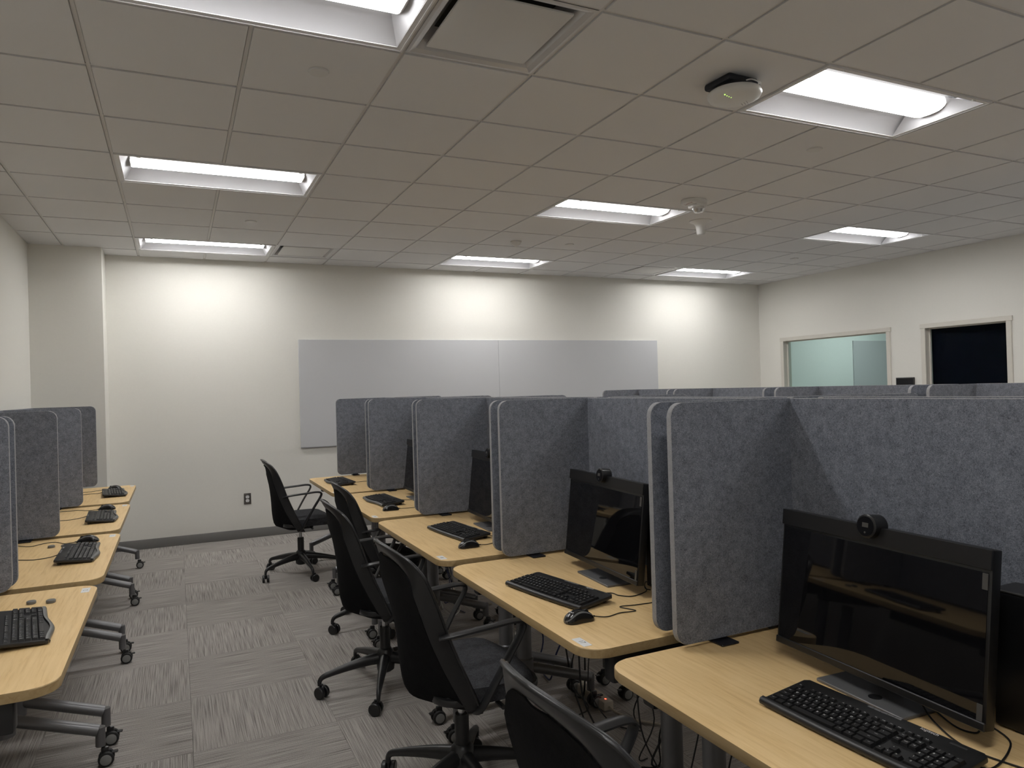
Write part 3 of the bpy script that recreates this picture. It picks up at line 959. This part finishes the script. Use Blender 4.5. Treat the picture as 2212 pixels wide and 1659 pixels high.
# ------------------------------------------------------------------ mice (local: x forward = cable end)
def mouse_shape(s, v):
    """s: 0 rear..1 front along length, v: -1..1 across -> x, y, ztop"""
    L = .108
    x = -L / 2 + L * s
    hw = .5 * (.060 - .010 * math.sin(PI * min(1, s * 1.15)) ** 2 * .6) * (1 - abs(2 * s - 1) ** 4.5) ** .5 if 0 < s < 1 else .0
    hz = .037 * (math.sin(PI * (.12 + .80 * s)) ** .75) * (.55 + .45 * (1 - abs(2 * s - 1) ** 6))
    return x, hw, hz
def mouse_build():
    t = thing('mouse', 'x', 'mouse')
    S = [.001] + [k / 18 for k in range(1, 18)] + [.999]
    def band(f0, f1, n):
        """surface between angular fractions f0..f1 (0 = one side at the desk, 1 = other side)"""
        G = []
        for s in S:
            x, hw, hz = mouse_shape(s, 0)
            hw = max(hw, .004); hz = max(hz, .008)
            row = []
            for k in range(n + 1):
                f = f0(s) + (f1(s) - f0(s)) * k / n
                a = PI * f
                ca, sa = math.cos(a), math.sin(a)
                row.append(Vector((x, -hw * math.copysign(abs(ca) ** .75, ca), .001 + hz * sa ** .8)))
            G.append(row)
        return sheet(BM(), G, .0008)
    lo = lambda s: .18 + .10 * math.sin(PI * s * .95)
    hi = lambda s: lo(s) + .075
    obj('side', band(lambda s: 0, lo, 4), 'mouse_black', t, ang=70)
    obj('side', band(lambda s: 1 - lo(s), lambda s: 1, 4), 'mouse_black', t, ang=70)
    obj('trim_band', band(lo, hi, 2), 'mouse_grey', t, ang=70)
    obj('trim_band', band(lambda s: 1 - hi(s), lambda s: 1 - lo(s), 2), 'mouse_grey', t, ang=70)
    obj('shell', band(hi, lambda s: 1 - hi(s), 10), 'mouse_black', t, ang=70)
    obj('rear', prism(BM(), [(-.0535, -.006), (-.0525, -.010), (-.05, -.012), (-.05, .012), (-.0525, .010), (-.0535, .006)], .001, .012), 'mouse_grey', t)
    obj('wheel', lathe(BM(), [(.007, -.003), (.009, -.002), (.009, .002), (.007, .003)], 16, T(.028, 0, .027) @ RX(PI / 2)), 'rubber', t)
    obj('strain_relief', tube(BM(), [(.05, 0, .008), (.062, 0, .006)], .003, 8), 'rubber', t)
    return t
mouse0 = mouse_build()
used = [False]
def mouse(label, x, y, rz, cable, logo=False):
    if not used[0]:
        m = mouse0; used[0] = True
        m.location = (x, y, DZ); m.rotation_euler = (0, 0, rz); m['label'] = label; m['group'] = 'computer mice'
    else:
        m = dup(mouse0, (x, y, DZ), rz, label, 'computer mice')
    return m, cable, logo
ML = []
ML.append(mouse('black mouse on the desk beyond number 17', 2.212, .98, .0, [(.06, 0, .006), (.10, .005, .0025), (.15, .02, .0025), (.20, .015, .0025), (.19, .06, .0025), (.22, .10, .0025)]))
ML.append(mouse('black mouse with grey band on the desk numbered 17', 2.115, -.255, .05, [(.06, 0, .006), (.10, -.02, .0025), (.16, -.01, .0025), (.22, -.02, .0025), (.20, .045, .0025), (.27, .03, .0025), (.36, .03, .0025), (.40, .09, .02), (.37, .11, .05), (.38, .13, .02), (.42, .15, .0025)], True))
ML.append(mouse('black mouse on the second middle desk from the far end', 2.18, 2.29, .0, [(.06, 0, .006), (.12, .005, .0025), (.22, .01, .0025), (.34, .02, .0025)]))
ML.append(mouse('black mouse on the second left desk', .462, 2.24, PI - .1, [(.06, 0, .006), (.11, .0, .0025), (.17, -.07, .0025), (.22, -.06, .0025), (.27, .0, .0025), (.34, -.05, .0025)]))
ML.append(mouse('black mouse on the third left desk', .458, 3.50, PI - .15, [(.06, 0, .006), (.12, .0, .0025), (.20, -.05, .0025), (.25, -.03, .0025), (.33, -.03, .0025)]))
ML.append(mouse('black mouse on the farthest left desk', .42, 4.75, PI - .15, [(.06, 0, .006), (.12, .03, .0025), (.17, .08, .0025), (.22, .10, .0025), (.30, .12, .0025)]))
for m, cab, logo in ML:
    obj('cable', tube(BM(), spline(cab, 8), .0018, 6), 'cable_black', m)
    if logo:
        obj('logo', text_bm(BM(), 'logitech', .0095, T(-.030, 0, .0352) @ RY(-.42) @ RZ(-PI / 2)), 'legend', m, ang=0)

# ------------------------------------------------------------------ monitors (local: x = away from the user, y = along the screen; origin on the desk)
def monitor_build():
    t = thing('monitor', 'x', 'monitor')
    Wd, Hh = .600, .372
    TM = T(0, 0, .045) @ RY(math.radians(6.5))
    def tr(b): bmesh.ops.transform(b, matrix=TM, verts=b.verts); return b
    obj('casing', tr(box(BM(), (.016, 0, Hh / 2), (.028, Wd, Hh), .003, 2)), 'bezel', t)
    obj('screen', tr(box(BM(), (.0012, 0, .171), (.0016, Wd - .016, .305))), 'screen', t, ang=0)
    obj('top_bar', tr(box(BM(), (-.001, 0, .351), (.006, Wd, .042), .001, 1)), 'bezel', t)
    obj('bottom_bar', tr(box(BM(), (.000, 0, .009), (.006, Wd, .018), .002, 1)), 'bezel', t)
    for y, z in ((-.287, .305), (-.287, .036)):
        obj('filter_tab', tr(box(BM(), (-.0006, y, z), (.0018, .012, .034))), 'tab_grey', t, ang=0)
    wc = obj('webcam', tr(lathe(BM(), [(.026, -.022), (.029, -.020), (.029, .020), (.026, .022)], 28, T(.0, 0, .372) @ RY(PI / 2))), 'bezel', t)
    obj('camera_face', tr(lathe(BM(), [(.024, -.0235), (.024, -.0225)], 24, T(0, 0, .372) @ RY(PI / 2))), 'screen', wc)
    obj('camera_window', tr(box(BM(), (-.0238, 0, .375), (.001, .018, .011))), 'tab_grey', wc, ang=0)
    obj('camera_led', tr(lathe(BM(), [(.0025, -.0245), (.0025, -.0235)], 10, T(0, 0, .357) @ RY(PI / 2))), 'tab_grey', wc)
    obj('back_cover', tr(box(BM(), (.045, 0, .18), (.03, .30, .20), .01, 2)), 'bezel', t)
    obj('stand_arm', box(BM(), (.082, 0, .14), (.025, .07, .27), .006, 2), 'base_metal', t)
    b = prism(BM(), rrect(.165, .255, .004, 3, .055, 0), 0, .008, .0015, 1)
    obj('base_plate', b, 'base_metal', t)
    obj('base_notch', lathe(BM(), [(.016, .0), (.016, .0006)], 20, T(.012, -.02, .0079)), 'bezel', t)
    return t
mon0 = monitor_build()
MON = [('black monitor with webcam on the nearest desk at lower right', 2.425, -1.10, -.055), ('black monitor with webcam on the desk numbered 17', 2.443, .155, -.055),
       ('black monitor on the desk beyond number 17, half hidden by a screen', 2.480, 1.405, -.04), ('black monitor on the second middle desk from the far end', 2.458, 2.665, -.03),
       ('black monitor on the farthest middle desk, mostly hidden', 2.49, 3.93, -.03)]
for k, (l, x, y, rz) in enumerate(MON):
    if k == 0:
        mon0.location = (x, y, DZ); mon0.rotation_euler = (0, 0, rz); mon0['label'] = l; mon0['group'] = 'desk monitors'
    else: dup(mon0, (x, y, DZ), rz, l, 'desk monitors')

# small desktop computers standing behind the monitors
pc = thing('desktop_computer', 'x', 'computer')
obj('case', box(BM(), (.045, 0, .152), (.090, .34, .296), .004, 2), 'pc_black', pc)
obj('top_cover', box(BM(), (.045, 0, .303), (.090, .34, .006), .002, 1), 'pc_top', pc)
b = BM()
for k in range(12): box(b, (-.0012, -.12 + k * .02, .15), (.0015, .004, .20))
obj('vent_slots', b, 'ink', pc, ang=0)
for s in (-1, 1): obj('foot', box(BM(), (.045, s * .12, .002), (.08, .02, .004)), 'rubber', pc)
PCS = [('black desktop computer beside the nearest monitor at the right edge', 2.555, -1.50), ('black desktop computer behind the monitor on desk 17', 2.55, -.20)]
for k, (l, x, y) in enumerate(PCS):
    if k == 0: pc.location = (x, y, DZ); pc['label'] = l; pc['group'] = 'desktop computers'
    else: dup(pc, (x, y, DZ), 0, l, 'desktop computers')

# loose cables on the nearest desk
o = obj('monitor_cable', tube(BM(), spline([(2.50, -1.17, .790), (2.475, -1.215, .762), (2.44, -1.27, .750), (2.40, -1.36, .7475), (2.41, -1.45, .7475), (2.45, -1.56, .7475)]), .0021, 6), 'cable_black')
tag(o, 'thin black cable running off the base of the nearest monitor', 'cable')
o = obj('monitor_cable', tube(BM(), spline([(2.55, -1.14, .790), (2.52, -1.19, .755), (2.47, -1.29, .7475), (2.475, -1.335, .7475), (2.51, -1.325, .7475), (2.54, -1.30, .765)]), .0021, 6), 'cable_black')
tag(o, 'black cable looped below the right corner of the nearest monitor', 'cable')
o = obj('monitor_cable', tube(BM(), spline([(2.56, -1.24, .7475), (2.52, -1.37, .7475), (2.46, -1.415, .7475), (2.36, -1.44, .7475), (2.345, -1.40, .7475), (2.36, -1.36, .7475)]), .0021, 6), 'cable_black')
tag(o, 'black cable turning back beside the right end of the nearest keyboard', 'cable')

# pucks on the left desks
pk = mesh_of(lathe(BM(), [(.014, 0), (.0165, .002), (.0165, .010), (.014, .012)], 20), 'desk_puck', 'puck', 35)
for (x, y), l in (((.395, .975), 'small grey puck on the nearest left desk, left of its pair'), ((.462, .955), 'small grey puck on the nearest left desk, right of its pair'),
                  ((.30, 2.18), 'small grey puck on the second left desk, left of its pair'), ((.362, 2.165), 'small grey puck on the second left desk, right of its pair')):
    tag(obj('desk_puck', pk, None, None, (x, y, DZ)), l, 'puck', 'grey pucks on the left desks')

# ================================================================== CHAIRS
def chair_build():
    t = thing('task_chair', 'x', 'chair')
    # ---- seat cushion
    N = 12
    G = []
    def edge(u, v):
        # superellipse square -> rounded seat outline
        return u, v
    sx0, sx1, hw = -.165, .255, .245
    top = []
    for i in range(N + 1):
        row = []
        u = -1 + 2 * i / N
        for j in range(N + 1):
            v = -1 + 2 * j / N
            k = (1 - .16 * (u * v) ** 2)
            x = (sx0 + sx1) / 2 + (sx1 - sx0) / 2 * u * math.sqrt(1 - .5 * v * v * .22) * k
            y = hw * v * math.sqrt(1 - .5 * u * u * .22) * k
            z = .510 + .010 * (1 - u * u) * (1 - v * v) - .006 * max(abs(u), abs(v)) ** 8 * 3 - (.038 * max(0, (u - .45) / .55) ** 2)
            row.append(Vector((x, y, z)))
        top.append(row)
    b = BM()
    tv = [[b.verts.new(p) for p in r] for r in top]
    bot = [[b.verts.new((p.x * .97 + .0015, p.y * .97, p.z - .058 + (.012 if i > N - 2 else 0))) for p in r] for i, r in enumerate(top)]
    for i in range(N):
        for j in range(N):
            b.faces.new((tv[i][j], tv[i + 1][j], tv[i + 1][j + 1], tv[i][j + 1]))
            b.faces.new((bot[i][j], bot[i][j + 1], bot[i + 1][j + 1], bot[i + 1][j]))
    for j in range(N):
        b.faces.new((tv[0][j], tv[0][j + 1], bot[0][j + 1], bot[0][j]))
        b.faces.new((tv[N][j + 1], tv[N][j], bot[N][j], bot[N][j + 1]))
        b.faces.new((tv[j + 1][0], tv[j][0], bot[j][0], bot[j + 1][0]))
        b.faces.new((tv[j][N], tv[j + 1][N], bot[j + 1][N], bot[j][N]))
    bmesh.ops.recalc_face_normals(b, faces=b.faces)
    obj('seat', b, 'seat_fabric', t, ang=60)
    obj('seat_pan', prism(BM(), rrect(.40, .44, .08, 6, .045, 0), .430, .456, .006, 2), 'chair_plastic', t)
    mech = box(BM(), (.0, 0, .408), (.20, .14, .05), .014, 2)
    box(mech, (.12, 0, .418), (.10, .10, .03), .008, 2)
    obj('mechanism', mech, 'mechanism', t)
    obj('lever', tube(tube(BM(), [(.05, -.07, .412), (.06, -.20, .415)], .005, 6), [(.06, -.20, .415), (.06, -.255, .415)], .009, 8), 'chair_plastic', t)
    # ---- back frame: a band swept along an inverted U
    side = [(.020, .030, .374), (.014, .130, .376), (-.004, .212, .396), (-.044, .238, .480), (-.090, .243, .585), (-.135, .243, .698), (-.167, .242, .795), (-.193, .240, .862), (-.214, .233, .905), (-.244, .204, .945), (-.274, .145, .968), (-.295, .072, .981), (-.303, 0, .985)]
    wv = [(-.050, .0, .002), (-.050, -.004, .002), (-.050, -.012, .002), (-.054, -.012, -.006), (-.057, -.014, -.014), (-.057, -.018, -.019), (-.055, -.024, -.022), (-.046, -.032, -.032), (-.028, -.036, -.046), (-.004, -.026, -.056), (.014, -.013, -.050), (.023, -.005, -.046), (.025, 0, -.045)]
    path = [Vector(p) for p in side] + [Vector((p[0], -p[1], p[2])) for p in side[-2::-1]]
    wvec = [Vector(p) for p in wv] + [Vector((p[0], -p[1], p[2])) for p in wv[-2::-1]]
    P = spline(path, 4); Wv = spline(wvec, 4)
    G = [[p, p + w * .34 + Vector((-.004, 0, 0)), p + w * .67 + Vector((-.004, 0, 0)), p + w] for p, w in zip(P, Wv)]
    obj('back_frame', sheet(BM(), G, .011), 'chair_plastic', t, ang=50)
    # rim bead along the outer edge
    obj('rim_bead', tube(BM(), P, .0055, 6), 'chair_plastic', t, ang=60)
    # ---- mesh back: stretched between the inner edges of the band, bellying out behind at the bottom
    half = len(P) // 2
    inner = [p + w for p, w in zip(P, Wv)]
    Lh = inner[8:half + 1]          # left rail bottom .. top centre
    rows = []
    # rows by height
    zt = Lh[-1].z
    def rail_at(z):
        for a, c in zip(Lh[:-1], Lh[1:]):
            if a.z <= z <= c.z:
                f = (z - a.z) / max(1e-6, c.z - a.z)
                return a + (c - a) * f
        return Lh[0] if z < Lh[0].z else Lh[-1]
    def belly(z):
        pts = [(.37, .11), (.42, .130), (.46, .124), (.52, .100), (.58, .074), (.64, .050), (.70, .032), (.76, .020), (.82, .012), (.88, .008), (.98, .004)]
        for (z0, b0), (z1, b1) in zip(pts[:-1], pts[1:]):
            if z0 <= z <= z1: return b0 + (b1 - b0) * (z - z0) / (z1 - z0)
        return pts[0][1] if z < .37 else pts[-1][1]
    M_ = 14
    zs = [.395, .402, .412, .428, .45, .48, .52, .56, .61, .66, .71, .76, .80, .835, .86, .88, .896, .908, .919, .929, .938]
    for z in zs:
        e = rail_at(z)
        row = []
        for j in range(M_ + 1):
            u = -1 + 2 * j / M_
            sh = math.cos(PI * u / 2) ** 1.15 if abs(u) < 1 else 0
            zz = z
            if z < .45:                         # rounded hem
                zz = z + (.45 - z) * (abs(u) ** 3) * .3
            bb = belly(z)
            if z < .43: bb *= .55 + .45 * (z - .395) / .035
            row.append(Vector((e.x - bb * sh, e.y * u, zz)))
        rows.append(row)
    obj('mesh_back', sheet(BM(), rows, .004), 'mesh_fabric', t, ang=70)
    # upper mesh front face up to the rim
    # ---- arms
    for s in (-1, 1):
        y = s * .272
        pts = spline([(-.165, s * .246, .690), (-.10, y, .702), (.02, y, .710), (.10, y, .714), (.134, y, .703), (.128, y, .672), (.080, y, .598), (.022, s * .262, .500), (-.018, s * .235, .422), (-.026, s * .15, .402), (-.026, s * .05, .402)], 5)
        obj('armrest', tube(BM(), pts, .0140, 10, flat=(1.5, .6)), 'chair_plastic', t, ang=60)
    # ---- column
    obj('gas_spring', lathe(BM(), [(.0135, .30), (.0135, .40)], 16), 'chrome', t)
    obj('column', lathe(BM(), [(.025, .085), (.027, .10), (.027, .300), (.024, .308)], 20), 'chair_plastic', t)
    # ---- five-star base
    hub = obj('base_hub', lathe(BM(), [(.030, .078), (.044, .088), (.050, .150), (.042, .185), (.029, .198)], 20), 'chair_plastic', t)
    return t, hub
chair0, hub0 = chair_build()
# spokes and casters are placed per chair so each base can be turned
def spoke_mesh():
    pts = [(.03, 0, .150), (.11, 0, .143), (.20, 0, .128), (.275, 0, .112), (.318, 0, .100), (.334, 0, .082), (.336, 0, .060)]
    rs = [.034, .028, .022, .017, .0145, .012, .010]
    return mesh_of(tube(BM(), spline(pts, 3), [rs[min(len(rs) - 1, i // 3)] + (rs[min(len(rs) - 1, i // 3 + 1)] - rs[min(len(rs) - 1, i // 3)]) * (i % 3) / 3 for i in range(19)], 10, flat=(.85, .95)), 'spoke', 'chair_plastic', 50)
SP = spoke_mesh()
def caster_mesh():
    b = box(BM(), (0, 0, .045), (.03, .014, .035), .005, 1)
    tube(b, [(0, 0, .045), (0, 0, .07)], .008, 8)
    return mesh_of(b, 'caster', 'caster_black', 40)
CM = caster_mesh()
WMs = mesh_of(lathe(BM(), [(.015, -.010), (.027, -.0095), (.030, -.006), (.030, .006), (.027, .0095), (.015, .010)], 20, RX(PI / 2)), 'wheel', 'caster_black', 40)
def add_base(ch, ang0, swivels):
    for k in range(5):
        a = ang0 + k * 2 * PI / 5
        obj('spoke', SP, None, ch, M=RZ(a))
        c = obj('caster', CM, None, ch, M=RZ(a) @ T(.336, 0, 0) @ RZ(swivels[k]) @ T(.014, 0, 0))
        for s in (-1, 1):
            obj('wheel', WMs, None, c, M=T(0, s * .0175, .030))
CH = [('17', 1.865, .215, .01, math.radians(203), 'black task chair in front of the desk numbered 17'),
      ('A', 1.785, -1.135, .03, math.radians(176), 'black task chair nearest the camera, only its back in view'),
      ('18', 1.873, 1.345, -.013, math.radians(177), 'black task chair in front of the desk beyond number 17'),
      ('19', 2.115, 2.36, .0, math.radians(190), 'black task chair pushed under the second middle desk from the far end'),
      ('20', 1.852, 3.99, -.004, math.radians(205), 'black task chair standing before the far wall, seen from the side')]
chs = []
for k, (key, x, y, rz, a0, lab) in enumerate(CH):
    if k == 0:
        c = chair0; c.location = (x, y, 0); c.rotation_euler = (0, 0, rz); c['label'] = lab; c['group'] = 'black task chairs'
    else:
        c = dup(chair0, (x, y, 0), rz, lab, 'black task chairs')
    chs.append((c, a0 - rz))
    if key == '19':                       # set lower on its gas spring
        for o_ in c.children:
            if o_.name.split('.')[0] not in ('column', 'base_hub'): o_.location.z -= .036
for k, (c, a0) in enumerate(chs):
    random.seed(20 + k)
    add_base(c, a0, [random.uniform(-2.5, 2.5) for _ in range(5)])

# ================================================================== UNDER THE DESKS
strip = thing('power_strip', 'x', 'power strip')
obj('body', box(BM(), (0, 0, .025), (.055, .30, .044), .008, 2), 'strip_beige', strip)
obj('switch', box(BM(), (0, -.12, .0475), (.007, .009, .003), .001, 1), 'led_red', strip)
for k in range(4): obj('socket', box(BM(), (0, -.06 + k * .055, .047), (.03, .034, .002), .001, 1), 'strip_beige', strip)
obj('cord', tube(BM(), spline([(0, -.15, .022), (.01, -.20, .012), (.04, -.28, .008), (.10, -.36, .008), (.16, -.42, .008)]), .006, 8), 'strip_beige', strip)
strip.location = (2.72, .69, 0); strip['label'] = 'beige power strip with red switch on the floor below desk 17'; strip['group'] = 'power strips'
dup(strip, (2.74, 2.75, 0), 0, 'beige power strip with red switch on the floor in the distance', 'power strips')
random.seed(5)
def bundle(y, n, lab, x=2.62):
    t = thing('cable_bundle', lab, 'cables', (x, y, 0), group='cable bundles under the desks')
    for k in range(n):
        yy = random.uniform(-.22, .22); xx = random.uniform(-.06, .06)
        z0 = random.uniform(.55, .62)
        e = random.uniform(-.3, .3)
        pts = [(xx, yy, z0), (xx + random.uniform(-.04, .04), yy + e * .2, z0 - .2), (xx + random.uniform(-.06, .06), yy + e * .6, .16), (xx + random.uniform(-.1, .06), yy + e, .02), (xx + random.uniform(-.12, .08), yy + e * 1.5, .006)]
        obj('cable', tube(BM(), spline(pts, 6), random.choice((.003, .0035, .0045)), 6), random.choice(('cable_black', 'cable_black', 'cable_black', 'cable_blue', 'cable_white')), t)
for y, n, l in ((-1.2, 6, 'tangle of cables hanging under the nearest desk at right'), (-.45, 6, 'tangle of cables hanging between the nearest desk and desk 17'), (.1, 6, 'tangle of cables hanging under desk 17'),
                (.75, 6, 'tangle of cables hanging beside the floor power strip'), (1.4, 5, 'tangle of cables hanging under the desk beyond 17'), (2.6, 5, 'tangle of cables hanging under the second desk from the far end')):
    bundle(y, n, l)
